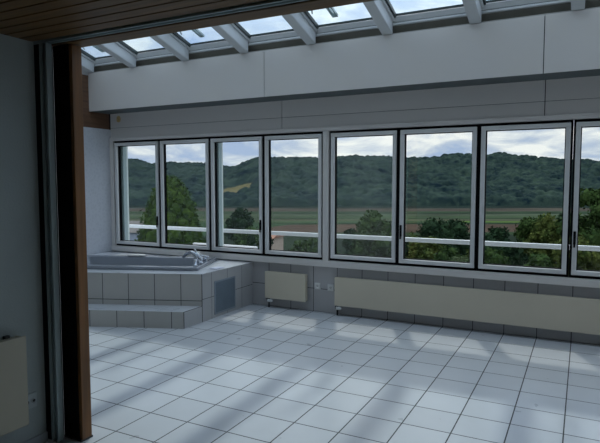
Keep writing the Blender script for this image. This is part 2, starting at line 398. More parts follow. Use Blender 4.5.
rx = [-6.292] + [-5.50 + 0.9 * i for i in range(9)]
rl = ['above the bath tub, nearest the end wall', 'above the third window', 'above the right end of the tub platform', 'next right of the beam joint over the small radiator',
      'above the sixth window', 'over the sixth and seventh window joint', 'at the right edge of the view', 'beyond the right edge of the view', 'near the far end wall', 'last before the end wall']
rl = ['leftmost of the rafters, against the end wall', 'second rafter from the left', 'third rafter from the left', 'fourth rafter from the left', 'fifth rafter from the left',
      'sixth rafter from the left', 'seventh rafter from the left', 'eighth rafter, at the right top corner of the picture', 'ninth rafter, out of the frame', 'tenth rafter beside the end wall']
src = None
for i, x in enumerate(rx):
    if src is None:
        k = MB(); k.extr([(0, 0, 0), (0, 0, 0.185), (0, -3.06, 0.185 + SL * 3.06), (0, -3.06, SL * 3.06)], (0.112, 0, 0))
        bmesh.ops.bevel(k.bm, geom=list(k.bm.edges), offset=0.006, segments=2, affect='EDGES')
        o = k.build('rafter', 'rafter'); src = o
    else:
        o = src.copy(); COL.objects.link(o)
    o.location = (x - 0.056, 5.697, 3.160)
    tag(o, 'white sloping skylight rafter, ' + rl[i], 'rafter', 'white rafters under the glazed roof')

def slab(mb, x0, x1, ya, yb, dz0, dz1, mi=0):       # piece lying in the roof plane
    mb.extr([(x0, ya, rz(ya) + dz0), (x0, ya, rz(ya) + dz1), (x0, yb, rz(yb) + dz1), (x0, yb, rz(yb) + dz0)], (x1 - x0, 0, 0), mi)
bays = [(rx[i] + 0.056, rx[i + 1] - 0.056) for i in range(9)]
for i, (a, b) in enumerate(bays):
    w = empty('window_%d' % (11 + i), ((a + b) / 2, 5.0, rz(5.0))); tag(w, 'skylight pane, number %s from the left end' % ['one', 'two', 'three', 'four', 'five', 'six', 'seven', 'eight', 'nine', 'ten'][i], 'skylight', kind='structure')
    k = MB()
    slab(k, a + 0.022, a + 0.042, 5.69, YTOP, -0.030, 0.01); slab(k, b - 0.020, b, 5.69, YTOP, -0.02, 0.01)
    slab(k, a + 0.042, b - 0.02, 5.69, 5.680, -0.012, 0.01)
    k.build('window_frame', 'darkfr', w)
    k = MB(); slab(k, a, a + 0.022, 5.69, YTOP, -0.055, 0.0); k.build('frame_lining', 'rafter', w)
    k = MB(); slab(k, a + 0.045, b - 0.028, 5.68, YTOP, 0.0, 0.008); k.build('glass_pane', 'glasst', w)
    if i in (0, 2, 4, 6, 8):
        st = MB(); x = a + 0.24
        slab(st, x, x + 0.030, 5.58, 4.9, 0.03, 0.055); slab(st, x + 0.05, x + 0.066, 5.60, 4.9, 0.03, 0.055)
        slab(st, x, x + 0.066, 5.62, 5.58, 0.03, 0.055)
        st.build('opening_stay', 'alug', w)
        MB().tube([(a + 0.06, 5.48, rz(5.48) + 0.02), (a + 0.13, 5.30, rz(5.30) + 0.04)], 0.008, 8).build('stay_arm', 'alug', w)

# ================================================================== RADIATORS, SOCKETS
def radiator(name, x0, x1, label, valve_x, mat_='cream'):
    r = empty(name, ((x0 + x1) / 2, YW - 0.06, 0.12)); tag(r, label, 'radiator', 'flat cream radiators under the windows')
    MB().box(x0, x1, YW - 0.105, YW - 0.088, 0.125, 0.47, 0.004).build('front_panel', mat_, r)
    for c0 in (x0 + 0.004, x1 - 0.016): MB().box(c0, c0 + 0.012, YW - 0.088, YW - 0.03, 0.13, 0.465, 0.002).build('side_cover', mat_, r)
    k = MB(); k.box(x0 + 0.016, x1 - 0.016, YW - 0.085, YW - 0.075, 0.457, 0.465); k.box(x0 + 0.016, x1 - 0.016, YW - 0.04, YW - 0.03, 0.457, 0.465)
    x = x0 + 0.03
    while x < x1 - 0.02: k.box(x, x + 0.004, YW - 0.075, YW - 0.04, 0.457, 0.465); x += 0.025
    k.build('top_grille', mat_, r)
    k = MB(); x = x0 + 0.05
    while x < x1 - 0.03: k.box(x, x + 0.006, YW - 0.086, YW - 0.034, 0.14, 0.455); x += 0.06
    k.build('convector_fins', 'dark', r)
    for bx in (x0 + 0.12, x1 - 0.12): MB().box(bx - 0.015, bx + 0.015, YW - 0.034, YW, 0.18, 0.40, 0.002).build('wall_bracket', 'plastic', r)
    v = MB().tube([(valve_x, YW - 0.10, 0.095), (valve_x + 0.065, YW - 0.10, 0.095)], [0.020, 0.016], 14).build('valve', 'plastic', r)
    MB().tube([(valve_x - 0.005, YW - 0.055, 0.13), (valve_x - 0.005, YW - 0.055, 0.0)], 0.012, 10).box(valve_x - 0.018, valve_x, YW - 0.10, YW - 0.045, 0.08, 0.128, 0.003).build('supply_pipe', 'dark', r)
    return r
radiator('radiator', -3.597, -3.018, 'small flat cream radiator low on the grey tiled wall beside the tub platform', -3.56)
r2 = radiator('radiator', -2.624, 2.05, 'very long flat cream radiator running to the right under the windows', -2.60)

def socket(x, z, label):
    r = empty('wall_socket', (x, YW, z)); tag(r, label, 'socket', 'wall sockets between the radiators')
    MB().box(x - 0.040, x + 0.040, YW - 0.010, YW, z - 0.040, z + 0.040, 0.003).build('plate', 'plastic', r)
    k = MB(); n = 16
    k.rings([[(x + q * math.cos(a * 2 * math.pi / n), YW - yy, z + q * math.sin(a * 2 * math.pi / n)) for a in range(n)] for q, yy in ((0.030, 0.0095), (0.030, 0.014), (0.024, 0.014), (0.022, 0.0105))])
    k.build('insert', 'plastic', r)
    k = MB()
    for dx, dz in ((-0.009, 0.004), (0.009, 0.004), (0, -0.006)): k.tube([(x + dx, YW - 0.0115, z + dz), (x + dx, YW - 0.0100, z + dz)], 0.0035, 8)
    k.build('contacts', 'dark', r)
socket(-2.895, 0.322, 'white wall socket nearer the small cream radiator')
socket(-2.718, 0.318, 'white wall socket close to the long cream radiator')

# near room: radiator and outlet on the plaster wall
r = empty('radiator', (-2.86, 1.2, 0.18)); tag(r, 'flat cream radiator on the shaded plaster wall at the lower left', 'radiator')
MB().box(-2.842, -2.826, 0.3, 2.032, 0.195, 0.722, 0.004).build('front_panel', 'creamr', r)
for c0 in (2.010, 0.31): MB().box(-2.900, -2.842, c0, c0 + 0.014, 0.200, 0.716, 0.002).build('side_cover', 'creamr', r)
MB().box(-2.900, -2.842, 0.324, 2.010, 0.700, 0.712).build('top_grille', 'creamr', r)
MB().box(-2.919, -2.895, 1.95, 1.98, 0.25, 0.727, 0.002).build('wall_bracket', 'dark', r)
r = empty('wall_socket', (-2.92, 2.105, 0.29)); tag(r, 'white double wall socket on the shaded plaster wall beside the radiator', 'socket')
MB().box(-2.920, -2.910, 2.062, 2.150, 0.245, 0.335, 0.003).build('plate', 'wallplate', r)
for yy in (2.085, 2.127):
    MB().tube([(-2.9105, yy, 0.29), (-2.907, yy, 0.29)], 0.017, 14).build('insert', 'wallplate', r)
    MB().tube([(-2.908, yy, 0.29), (-2.9065, yy, 0.29)], 0.009, 8).build('contacts', 'dark', r)

# ================================================================== TUB PLATFORM
A = math.radians(22)
P0 = Vector((-3.85, 5.0, 0)); U = Vector((-math.cos(A), -math.sin(A), 0)); NV = Vector((math.sin(A), -math.cos(A), 0))
HD = 0.553
lenf = (XL - P0.x) / U.x
PL = P0 + U * lenf
Yb = YW - 0.046
# tub outline (rotated rectangle, rounded)
def rrect(c, u, v, hu, hv, r, n=6):
    pts = []
    for su, sv, a0 in ((1, 1, 0), (-1, 1, 90), (-1, -1, 180), (1, -1, 270)):
        for k in range(n + 1):
            a = math.radians(a0 + 90 * k / n)
            pts.append(c + u * (su * (hu - r) + r * math.cos(a)) + v * (sv * (hv - r) + r * math.sin(a)))
    return pts
TR = Vector((-4.022, 5.135, 0)); TV = Vector((-0.354, 0.924, 0)).normalized(); TU = Vector((-0.924, -0.354, 0)).normalized()
TLn, TD = 1.98, 0.955
TCn = TR + TU * TLn / 2 + TV * TD / 2
def loop(h, ins, r, z, su=0.0):
    return [Vector((p.x, p.y, z)) for p in rrect(TCn, TU, TV, TLn / 2 - ins - su, TD / 2 - ins, r)]
plat = empty('tub_platform', (-5.0, 5.4, 0)); tag(plat, 'corner platform clad in grey square tiles carrying the bathtub, with one step', 'tub platform')
k = MB()
k.poly([P0, (P0.x, YW, 0), (P0.x, YW, HD), (P0.x, P0.y, HD)], 1)
k.poly([PL, P0, P0 + Vector((0, 0, HD)), PL + Vector((0, 0, HD))], 0)
bm = k.bm
# back and left hidden sides for a solid body
k.poly([(P0.x, YW, 0), (XL, YW, 0), (XL, YW, HD), (P0.x, YW, HD)], 0)
k.poly([(XL, YW, 0), PL, PL + Vector((0, 0, HD)), (XL, YW, HD)], 0)
k.build('cladding', ['front', 'side'], plat, uvo=(P0.x, P0.y))
# deck with the tub opening
k = MB(); bm = k.bm
outer = [PL + NV * 0.004, P0 + NV * 0.004 + Vector((0.004, 0, 0)), Vector((P0.x + 0.004, YW, 0)), Vector((XL, YW, 0))]
ov = [bm.verts.new((p.x, p.y, HD + 0.006)) for p in outer]
iv = [bm.verts.new((p.x, p.y, HD + 0.006)) for p in loop(0, 0.03, 0.06, 0)]
ed = [bm.edges.new((l[i], l[(i + 1) % len(l)])) for l in (ov, iv) for i in range(len(l))]
bmesh.ops.triangle_fill(bm, edges=ed, use_beauty=True)
bmesh.ops.recalc_face_normals(bm, faces=bm.faces)
top = list(bm.faces)
for f in top:
    if f.normal.z < 0: f.normal_flip()
ob = [bm.verts.new((v.co.x, v.co.y, HD)) for v in ov]
for i in range(4): bm.faces.new((ov[i], ov[(i + 1) % 4], ob[(i + 1) % 4], ob[i]))
k.build('deck', 'deck', plat, uvo=(P0.x, P0.y))
# step
S0 = Vector((-3.85, 4.675, 0)); SLn = (XL - S0.x) / U.x; S1 = S0 + U * SLn
k = MB()
k.poly([S0, P0, P0 + Vector((0, 0, 0.186)), S0 + Vector((0, 0, 0.186))], 1)
k.poly([S1, S0, S0 + Vector((0, 0, 0.186)), S1 + Vector((0, 0, 0.186))], 0)
k.poly([S1 + Vector((0, 0, 0.186)), S0 + Vector((0, 0, 0.186)), P0 + Vector((0, 0, 0.186)), PL + Vector((0, 0, 0.186))], 2)
k.poly([S1, PL, PL + Vector((0, 0, 0.186)), S1 + Vector((0, 0, 0.186))], 0)
k.build('step', ['step', 'stepside', 'deck'], plat, uvo=(S0.x, S0.y))
# corner beads (dark joints on the edges)
MB().tube([P0 + Vector((0, 0, 0.0)), P0 + Vector((0, 0, HD))], 0.004, 6).tube([S0, S0 + Vector((0, 0, 0.186))], 0.004, 6).tube([S0 + Vector((0, 0, 0.186)), P0 + Vector((0, 0, 0.186))], 0.003, 6).build('edge_joint', 'dark', plat)
# access grille on the right face
g = MB(); gx = P0.x
g.box(gx, gx + 0.008, 5.232, 5.252, 0.035, 0.438, 0.001); g.box(gx, gx + 0.008, 5.650, 5.670, 0.035, 0.438, 0.001)
g.box(gx, gx + 0.008, 5.252, 5.650, 0.035, 0.055, 0.001); g.box(gx, gx + 0.008, 5.252, 5.650, 0.418, 0.438, 0.001)
gr = g.build('access_grille', 'grillefr', plat)
g = MB(); z = 0.058
g.box(gx + 0.0005, gx + 0.002, 5.252, 5.650, 0.055, 0.418)
while z < 0.412: g.box(gx + 0.002, gx + 0.005, 5.252, 5.650, z, z + 0.012, 0.001); z += 0.0165
g.build('louvre', 'grille', gr)

# bathtub
tb = empty('bathtub', (TCn.x, TCn.y, HD)); tag(tb, 'grey-blue bathtub with a wide rim set into the tiled corner platform', 'bathtub')
z0, z1 = HD + 0.007, 0.602
k = MB()
k.rings([loop(0, 0.03, 0.06, z0 - 0.02), loop(0, 0.03, 0.06, z0), loop(0, 0.0, 0.07, z0), loop(0, 0.0, 0.07, z1 - 0.008), loop(0, 0.008, 0.07, z1), loop(0, 0.085, 0.10, z1),
         loop(0, 0.10, 0.12, z1 - 0.015), loop(0, 0.13, 0.16, 0.42, 0.05), loop(0, 0.17, 0.18, 0.22, 0.16), loop(0, 0.24, 0.12, 0.165, 0.24)], caps=False)
bm = k.bm; bm.verts.ensure_lookup_table()
bm.faces.new(list(bm.verts)[-28:])
o = k.build('shell', 'tub', tb)
# head rest on the far rim, overflow and drain
hc = TR + TU * 1.12 + TV * (TD - 0.06)
k = MB(); hp = [hc - TU * 0.13, hc - TU * 0.10, hc + TU * 0.10, hc + TU * 0.13]
k.rings([[q + TV * (0.045 * rr_ * math.cos(a * math.pi / 6)) + Vector((0, 0, z1 + 0.012 + 0.018 * rr_ * math.sin(a * math.pi / 6))) for a in range(12)] for q, rr_ in zip(hp, (0.4, 1, 1, 0.4))])
k.build('head_rest', 'plastic', tb)
dc = TCn + Vector((0, 0, 0.168)); MB().tube([dc, dc + Vector((0, 0, 0.006))], 0.035, 16).build('drain', 'chrome', tb)

# tap set on the right rim corner
tap = empty('bath_tap', (-4.30, 5.45, z1)); tag(tap, 'chrome bath tap with curved spout and lever on the right rim of the tub', 'tap')
def P(a, b, z): q = TR + TU * a + TV * b; return Vector((q.x, q.y, z))
k = MB()
pts = [P(0.06, 0.24, z1), P(0.06, 0.24, z1 + 0.08), P(0.09, 0.25, z1 + 0.125), P(0.15, 0.27, z1 + 0.145), P(0.22, 0.29, z1 + 0.125), P(0.27, 0.31, z1 + 0.075)]
k.tube(pts, [0.028, 0.025, 0.024, 0.023, 0.021, 0.018], 14); k.build('spout', 'chrome', tap)
for b_ in (0.13, 0.36):
    k = MB(); k.tube([P(0.06, b_, z1), P(0.06, b_, z1 + 0.012), P(0.06, b_, z1 + 0.014), P(0.06, b_, z1 + 0.075), P(0.06, b_, z1 + 0.082)], [0.030, 0.030, 0.018, 0.024, 0.018], 14)
    k.build('valve_knob', 'chrome', tap)
k = MB(); k.tube([P(0.00, 0.20, z1 + 0.05), P(0.06, 0.24, z1 + 0.12), P(0.12, 0.29, z1 + 0.185)], [0.012, 0.014, 0.010], 12); k.build('lever', 'chrome', tap)
hs = empty('hand_shower', (-4.30, 5.62, z1)); tag(hs, 'white and chrome hand shower resting in its holder behind the bath tap', 'hand shower')
k = MB(); k.tube([P(0.05, 0.52, z1), P(0.05, 0.52, z1 + 0.05)], [0.026, 0.02], 14).tube([P(0.0, 0.50, z1 + 0.055), P(0.10, 0.53, z1 + 0.068), P(0.16, 0.55, z1 + 0.080)], 0.013, 12); k.build('handle', 'chrome', hs)
k = MB(); k.tube([P(0.14, 0.545, z1 + 0.085), P(0.20, 0.56, z1 + 0.075)], [0.040, 0.046], 18); k.build('spray_head', 'plastic', hs)
c = (-3.945, 5.42)
tag(MB().rings([[(c[0] + sx * q * 0.055 , c[1] + sy * q * 0.085, HD + 0.006 + zz_) for sx, sy in ((-1, -1), (1, -1), (1, 1), (-1, 1))] for q, zz_ in ((0.9, 0.0), (1, 0.008), (0.92, 0.010), (0.85, 0.004))]).build('soap_dish', 'paper', loc=(c[0], c[1], HD)),
    'small pale flat dish lying on the tiled deck right of the tub', 'dish')

# ================================================================== OUTSIDE
struct('floor_terrace', MB().box(-9, 6, YW + 0.17, 8.0, -0.45, -0.12), 'concrete', 'narrow concrete terrace outside the windows')
rl_ = empty('terrace_railing', (-1.5, 7.5, -0.12)); tag(rl_, 'pale metal railing running outside past all the windows', 'railing')
MB().box(-9.0, 6.0, 7.475, 7.525, 0.775, 0.835, 0.008).build('top_rail', 'rail', rl_)
MB().box(-9.0, 6.0, 7.49, 7.51, 0.0, 0.03, 0.004).build('bottom_rail', 'rail', rl_)
for x in (-8.85, 5.85): MB().box(x - 0.02, x + 0.02, 7.48, 7.52, -0.12, 0.78, 0.003).build('rail_post', 'rail', rl_)
MB().box(-8.8, 5.8, 7.497, 7.503, 0.03, 0.44).build('glass_infill', 'glass', rl_)

# ---- ground and wooded hills
CREST = [(-2389,114),(-2274,118),(-2222,123),(-2149,105),(-2099,90),(-2008,92),(-1905,80),(-1838,89),(-1741,83),(-1647,77),(-1574,66),(-1526,80),(-1467,99),(-1426,108),
         (-1242,107),(-1085,102),(-889,107),(-728,104),(-534,96),(-514,108),(-414,106),(-359,101),(-299,107),(-225,98),(-73,76),(50,63)]
cx_ = np.array([-5200, -3600] + [c[0] for c in CREST] + [600, 1600, 2800]); cz_ = np.array([90, 110] + [c[1] for c in CREST] + [80, 95, 60])
rng = np.random.default_rng(7)
def vnoise(x, y, sc, seed):                       # smooth value noise, numpy
    x = x / sc; y = y / sc; xi = np.floor(x).astype(int); yi = np.floor(y).astype(int); fx = x - xi; fy = y - yi
    fx = fx * fx * (3 - 2 * fx); fy = fy * fy * (3 - 2 * fy)
    def h(a, b):
        v = np.sin(a * 127.1 + b * 311.7 + seed * 74.7) * 43758.5453; return v - np.floor(v)
    return (h(xi, yi) * (1 - fx) + h(xi + 1, yi) * fx) * (1 - fy) + (h(xi, yi + 1) * (1 - fx) + h(xi + 1, yi + 1) * fx) * fy
def ground_z(x, y):
    return np.interp(y, [-50, 9, 20, 60, 150, 420, 700, 9000], [-3.6, -3.6, -5.5, -12.0, -26.0, -57.0, -58.0, -58.0])
def terrain(name, xs, ys, fn, m, label):
    X, Y = np.meshgrid(xs, ys); Z = fn(X, Y); nx, ny = len(xs), len(ys)
    v = np.stack([X, Y, Z], -1).reshape(-1, 3)
    i = np.arange(ny - 1)[:, None] * nx + np.arange(nx - 1)[None]; i = i.reshape(-1)
    f = np.stack([i, i + 1, i + 1 + nx, i + nx], -1)
    me = bpy.data.meshes.new(name); me.vertices.add(len(v)); me.vertices.foreach_set('co', v.ravel())
    me.loops.add(f.size); me.loops.foreach_set('vertex_index', f.ravel()); me.polygons.add(len(f))
    me.polygons.foreach_set('loop_start', np.arange(0, f.size, 4)); me.polygons.foreach_set('loop_total', np.full(len(f), 4))
    me.update(calc_edges=True); me.shade_smooth(); me.materials.append(m)
    o = bpy.data.objects.new(name, me); COL.objects.link(o); o['kind'] = 'structure'; o['label'] = label; o['category'] = 'ground'
    return o
def forest_mat(name, dark, light, s1, s2):
    m = bpy.data.materials.new(name); m.use_nodes = True; t = m.node_tree; b = t.nodes['Principled BSDF']; b.inputs['Roughness'].default_value = 1; b.inputs['Specular IOR Level'].default_value = 0.05
    c = t.nodes.new('ShaderNodeTexCoord'); g = []
    for sc in (s1, s2):
        n = t.nodes.new('ShaderNodeTexNoise'); n.inputs['Scale'].default_value = sc; n.inputs['Detail'].default_value = 6; n.inputs['Roughness'].default_value = 0.65
        t.links.new(c.outputs['Object'], n.inputs['Vector']); g.append(n)
    a = t.nodes.new('ShaderNodeMath'); a.operation = 'MULTIPLY_ADD'; t.links.new(g[0].outputs['Fac'], a.inputs[0]); a.inputs[1].default_value = 0.5
    h = t.nodes.new('ShaderNodeMath'); h.operation = 'MULTIPLY'; h.inputs[1].default_value = 0.5; t.links.new(g[1].outputs['Fac'], h.inputs[0]); t.links.new(h.outputs[0], a.inputs[2])
    r = t.nodes.new('ShaderNodeValToRGB'); r.color_ramp.elements[0].position = 0.40; r.color_ramp.elements[1].position = 0.62
    r.color_ramp.elements[0].color = (*dark, 1); r.color_ramp.elements[1].color = (*light, 1)
    t.links.new(a.outputs[0], r.inputs[0]); t.links.new(r.outputs[0], b.inputs['Base Color'])
    return m, r, c
MEADOW = (-1000, 1475, 60, 75)
def crowns(X, Y, sc, seed):                       # rounded tree crowns on a jittered grid, 0..1
    x = X / sc; y = Y / sc; xi = np.floor(x); yi = np.floor(y); best = np.full(X.shape, 9.0); hgt = np.zeros(X.shape)
    for dx in (-1, 0, 1):
        for dy in (-1, 0, 1):
            a = xi + dx; b = yi + dy
            r1 = np.sin(a * 12.9898 + b * 78.233 + seed) * 43758.5453; r1 -= np.floor(r1)
            r2 = np.sin(a * 39.346 + b * 11.135 + seed) * 24634.6345; r2 -= np.floor(r2)
            d = np.hypot(x - a - r1, y - b - r2); mk = d < best
            best = np.where(mk, d, best); hgt = np.where(mk, 0.6 + 0.4 * r2, hgt)
    return np.sqrt(np.clip(1 - (best / 0.85) ** 2, 0, 1)) * hgt
def hill_fn(X, Y):
    base = np.clip(1560 + 0.52 * X, 950, 1800) + 60 * vnoise(X, Y * 0, 260, 2)
    q = X / Y * 2300
    top = np.interp(q, cx_, cz_)
    t = np.clip((Y - base) / (2300 - base), 0, 1)
    s = 0.55 * t + 0.45 * t * t * (3 - 2 * t)
    z = -58 + (top - 8 + 58) * s
    w = np.sin(np.pi * np.clip(t, 0, 1))
    z = z + ((vnoise(X + 0.3 * Y, Y, 230, 3) - 0.5) * 60 + (vnoise(X + 0.4 * Y, Y, 100, 5) - 0.5) * 30) * w
    z = z + crowns(X, Y, 23, 3) * 26 * np.clip((Y - base) / 20, 0, 1) * np.clip(np.hypot((X - MEADOW[0]) / MEADOW[2], (Y - MEADOW[1]) / MEADOW[3]) - 0.7, 0, 1)
    z = np.where(Y > 2320, z - (Y - 2320) * 0.25, z)
    return np.where(Y < base, -66.0, z)
fm, ramp, _ = forest_mat('hill_forest', (0.003, 0.012, 0.018), (0.038, 0.062, 0.046), 0.010, 0.06)
t = fm.node_tree; b = t.nodes['Principled BSDF']
gp = t.nodes.new('ShaderNodeTexCoord'); mp_ = t.nodes.new('ShaderNodeMapping'); mp_.vector_type = 'POINT'
nn = t.nodes.new('ShaderNodeTexNoise'); nn.inputs['Scale'].default_value = 0.02; t.links.new(gp.outputs['Object'], nn.inputs['Vector'])
sb = t.nodes.new('ShaderNodeVectorMath'); sb.operation = 'SUBTRACT'; t.links.new(gp.outputs['Object'], sb.inputs[0]); sb.inputs[1].default_value = (MEADOW[0], MEADOW[1], 0)
sc_ = t.nodes.new('ShaderNodeVectorMath'); sc_.operation = 'MULTIPLY'; t.links.new(sb.outputs[0], sc_.inputs[0]); sc_.inputs[1].default_value = (1 / MEADOW[2], 1 / MEADOW[3], 0)
ln = t.nodes.new('ShaderNodeVectorMath'); ln.operation = 'LENGTH'; t.links.new(sc_.outputs[0], ln.inputs[0])
ad = t.nodes.new('ShaderNodeMath'); ad.operation = 'ADD'; t.links.new(ln.outputs['Value'], ad.inputs[0]); t.links.new(nn.outputs['Fac'], ad.inputs[1])
lt = t.nodes.new('ShaderNodeMath'); lt.operation = 'LESS_THAN'; t.links.new(ad.outputs[0], lt.inputs[0]); lt.inputs[1].default_value = 1.35
mxm = t.nodes.new('ShaderNodeMix'); mxm.data_type = 'RGBA'; t.links.new(lt.outputs[0], mxm.inputs[0]); t.links.new(ramp.outputs[0], mxm.inputs[6]); mxm.inputs[7].default_value = (0.12, 0.108, 0.056, 1)
t.links.new(mxm.outputs[2], b.inputs['Base Color'])
terrain('ground_hills', np.arange(-3300, 900, 5.5), np.arange(1000, 2400, 6.5), hill_fn, fm, 'long wooded hill range across the valley')

# valley floor and garden slope with fields
m = bpy.data.materials.new('fields'); m.use_nodes = True; t = m.node_tree; b = t.nodes['Principled BSDF']; b.inputs['Roughness'].default_value = 1; b.inputs['Specular IOR Level'].default_value = 0.05
c = t.nodes.new('ShaderNodeTexCoord'); sp = t.nodes.new('ShaderNodeSeparateXYZ'); t.links.new(c.outputs['Object'], sp.inputs[0])
n = t.nodes.new('ShaderNodeTexNoise'); n.inputs['Scale'].default_value = 0.004; t.links.new(c.outputs['Object'], n.inputs['Vector'])
def MM(op, a_, b_):
    q = t.nodes.new('ShaderNodeMath'); q.operation = op
    for i, v in enumerate((a_, b_)):
        if isinstance(v, (int, float)): q.inputs[i].default_value = v
        else: t.links.new(v, q.inputs[i])
    return q.outputs[0]
yy = MM('ADD', sp.outputs[1], MM('MULTIPLY', sp.outputs[0], -0.52))            # field strips run obliquely
yy = MM('ADD', yy, MM('MULTIPLY', MM('SUBTRACT', n.outputs['Fac'], 0.5), 60))
r = t.nodes.new('ShaderNodeValToRGB'); r.color_ramp.interpolation = 'CONSTANT'
t.links.new(MM('DIVIDE', yy, 2000.0), r.inputs[0])
strips = [(0, (0.010, 0.020, 0.010)), (700, (0.018, 0.036, 0.014)), (740, (0.058, 0.040, 0.028)), (880, (0.012, 0.028, 0.012)), (918, (0.060, 0.105, 0.022)), (960, (0.050, 0.060, 0.032)), (1020, (0.014, 0.030, 0.014)), (1045, (0.034, 0.055, 0.026)),
          (1110, (0.045, 0.060, 0.036)), (1180, (0.012, 0.028, 0.014)), (1225, (0.022, 0.042, 0.020)), (1275, (0.050, 0.044, 0.034)), (1440, (0.008, 0.018, 0.014))]
el = r.color_ramp.elements
for i, (p_, c_) in enumerate(strips):
    q = el[i] if i < 2 else el.new(p_ / 2000); q.position = p_ / 2000; q.color = (*c_, 1)
n3 = t.nodes.new('ShaderNodeTexNoise'); n3.inputs['Scale'].default_value = 0.012; n3.inputs['Detail'].default_value = 5; t.links.new(c.outputs['Object'], n3.inputs['Vector'])
msk = MM('MULTIPLY', MM('LESS_THAN', sp.outputs[0], -372.0), MM('LESS_THAN', yy, 900.0))
mx1 = t.nodes.new('ShaderNodeMix'); mx1.data_type = 'RGBA'; t.links.new(msk, mx1.inputs[0]); t.links.new(r.outputs[0], mx1.inputs[6]); mx1.inputs[7].default_value = (0.022, 0.048, 0.020, 1)
msk2 = MM('MULTIPLY', MM('LESS_THAN', sp.outputs[0], -175.0), MM('MULTIPLY', MM('LESS_THAN', yy, 962.0), MM('GREATER_THAN', yy, 916.0)))
mx2 = t.nodes.new('ShaderNodeMix'); mx2.data_type = 'RGBA'; t.links.new(msk2, mx2.inputs[0]); t.links.new(mx1.outputs[2], mx2.inputs[6]); mx2.inputs[7].default_value = (0.030, 0.052, 0.022, 1)
vs = t.nodes.new('ShaderNodeVectorMath'); vs.operation = 'SCALE'; t.links.new(mx2.outputs[2], vs.inputs[0])
t.links.new(MM('ADD', MM('MULTIPLY', n3.outputs['Fac'], 1.5), 0.2), vs.inputs['Scale'])
t.links.new(vs.outputs[0], b.inputs['Base Color'])
struct_g = terrain('ground_valley', np.arange(-2400, 900, 24.0), np.concatenate([np.arange(8, 60, 4.0), np.arange(60, 460, 20.0), np.arange(460, 2000, 60.0)]), lambda X, Y: ground_z(X, Y) + 0.0 * X, m, 'grassy slope falling to the valley floor with striped fields')

# ---- trees
def leaf_mat(name, dark, light):
    m, r_, c_ = forest_mat(name, dark, light, 0.55, 3.0)
    return m
LM = dict(conifer=leaf_mat('conifer_leaves', (0.014, 0.036, 0.008), (0.075, 0.125, 0.018)),
          dark=leaf_mat('dark_leaves', (0.007, 0.019, 0.011), (0.026, 0.052, 0.022)),
          mid=leaf_mat('mid_leaves', (0.015, 0.034, 0.012), (0.055, 0.092, 0.026)),
          lime=leaf_mat('yellowish_leaves', (0.028, 0.050, 0.014), (0.110, 0.130, 0.034)),
          pale=leaf_mat('pale_leaves', (0.04, 0.065, 0.03), (0.11, 0.14, 0.07)))
def tree(name, label, x, y, ztop, rx, h, kind, lm, n=4200, leaf=0.24, seed=1, group=None):
    rg = np.random.default_rng(seed)
    zb = float(ground_z(x, y)); root = empty(name, (x, y, zb)); tag(root, label, 'tree' if name != 'round_bush' else 'bush', group)
    z0 = ztop - h
    # clumps
    nc = 46 if kind != 'cone' else 120
    C_ = []
    for i in range(nc):
        if kind == 'cone':
            tt = (i + 0.5) / nc; prof = (1 - tt ** 2.3) ** 0.62 * (0.55 + 0.45 * min(1, tt / 0.35)); a = i * 2.4
            rr_ = rx * prof * 0.70; C_.append((math.cos(a) * rr_, math.sin(a) * rr_, z0 + h * tt * 0.95, rx * (0.12 + 0.20 * prof)))
        else:
            v = rg.normal(size=3); v /= np.linalg.norm(v); q = rg.uniform(0.35, 0.80) ; 
            C_.append((v[0] * rx * q, v[1] * rx * q, z0 + h * (0.5 + 0.5 * v[2] * q), min(rx, h / 2) * rg.uniform(0.24, 0.40)))
    C_ = np.array(C_)
    idx = rg.integers(0, nc, n); d = rg.normal(size=(n, 3)); d /= np.linalg.norm(d, axis=1)[:, None]
    P_ = C_[idx, :3] + d * C_[idx, 3:4] * rg.uniform(0.75, 1.22, n)[:, None]
    u = rg.normal(size=(n, 3)); u /= np.linalg.norm(u, axis=1)[:, None]; w = np.cross(u, d + 0.3 * rg.normal(size=(n, 3))); w /= np.linalg.norm(w, axis=1)[:, None]
    sz = leaf * rg.uniform(0.5, 1.2, n)[:, None]
    V = np.stack([P_ - u * sz, P_ + w * sz * 0.7, P_ + u * sz, P_ - w * sz * 0.7], 1).reshape(-1, 3)
    bm = bmesh.new()
    for cc in C_:
        r_ = bmesh.ops.create_icosphere(bm, subdivisions=1, radius=float(cc[3]) * 0.84)
        for vv in r_['verts']: vv.co = vv.co * (0.9 + 0.2 * rg.random()) + Vector(cc[:3])
    me0 = bpy.data.meshes.new('t'); bm.to_mesh(me0); bm.free()
    v0 = np.empty(len(me0.vertices) * 3); me0.vertices.foreach_get('co', v0); v0 = v0.reshape(-1, 3)
    f0 = [tuple(p.vertices) for p in me0.polygons]; k0 = len(v0)
    me = bpy.data.meshes.new('crown')
    allv = np.concatenate([v0, V]) - np.array([0, 0, zb])
    me.from_pydata(allv.tolist(), [], f0 + [(k0 + 4 * i, k0 + 4 * i + 1, k0 + 4 * i + 2, k0 + 4 * i + 3) for i in range(n)])
    bpy.data.meshes.remove(me0)
    me.materials.append(lm); o = bpy.data.objects.new('crown', me); COL.objects.link(o); o.parent = root
    tp = max(0.3, ztop - h * 0.45 - zb)
    tr_ = MB().tube([(0, 0, -0.2), (0.03, 0, tp * 0.5), (0, 0.02, tp)], [0.05 * h + 0.05, 0.035 * h + 0.04, 0.02 * h + 0.02], 8)
    tr_.build('trunk', 'bark', root, loc=(0, 0, 0))
    return root
G = 'trees below the terrace'
tree('broadleaf_tree', 'low yellowish tree at the lower left of the seventh window, above the sill', -5.6, 34, -2.3, 1.0, 2.6, 'round', LM['lime'], 3600, 0.12, 31)
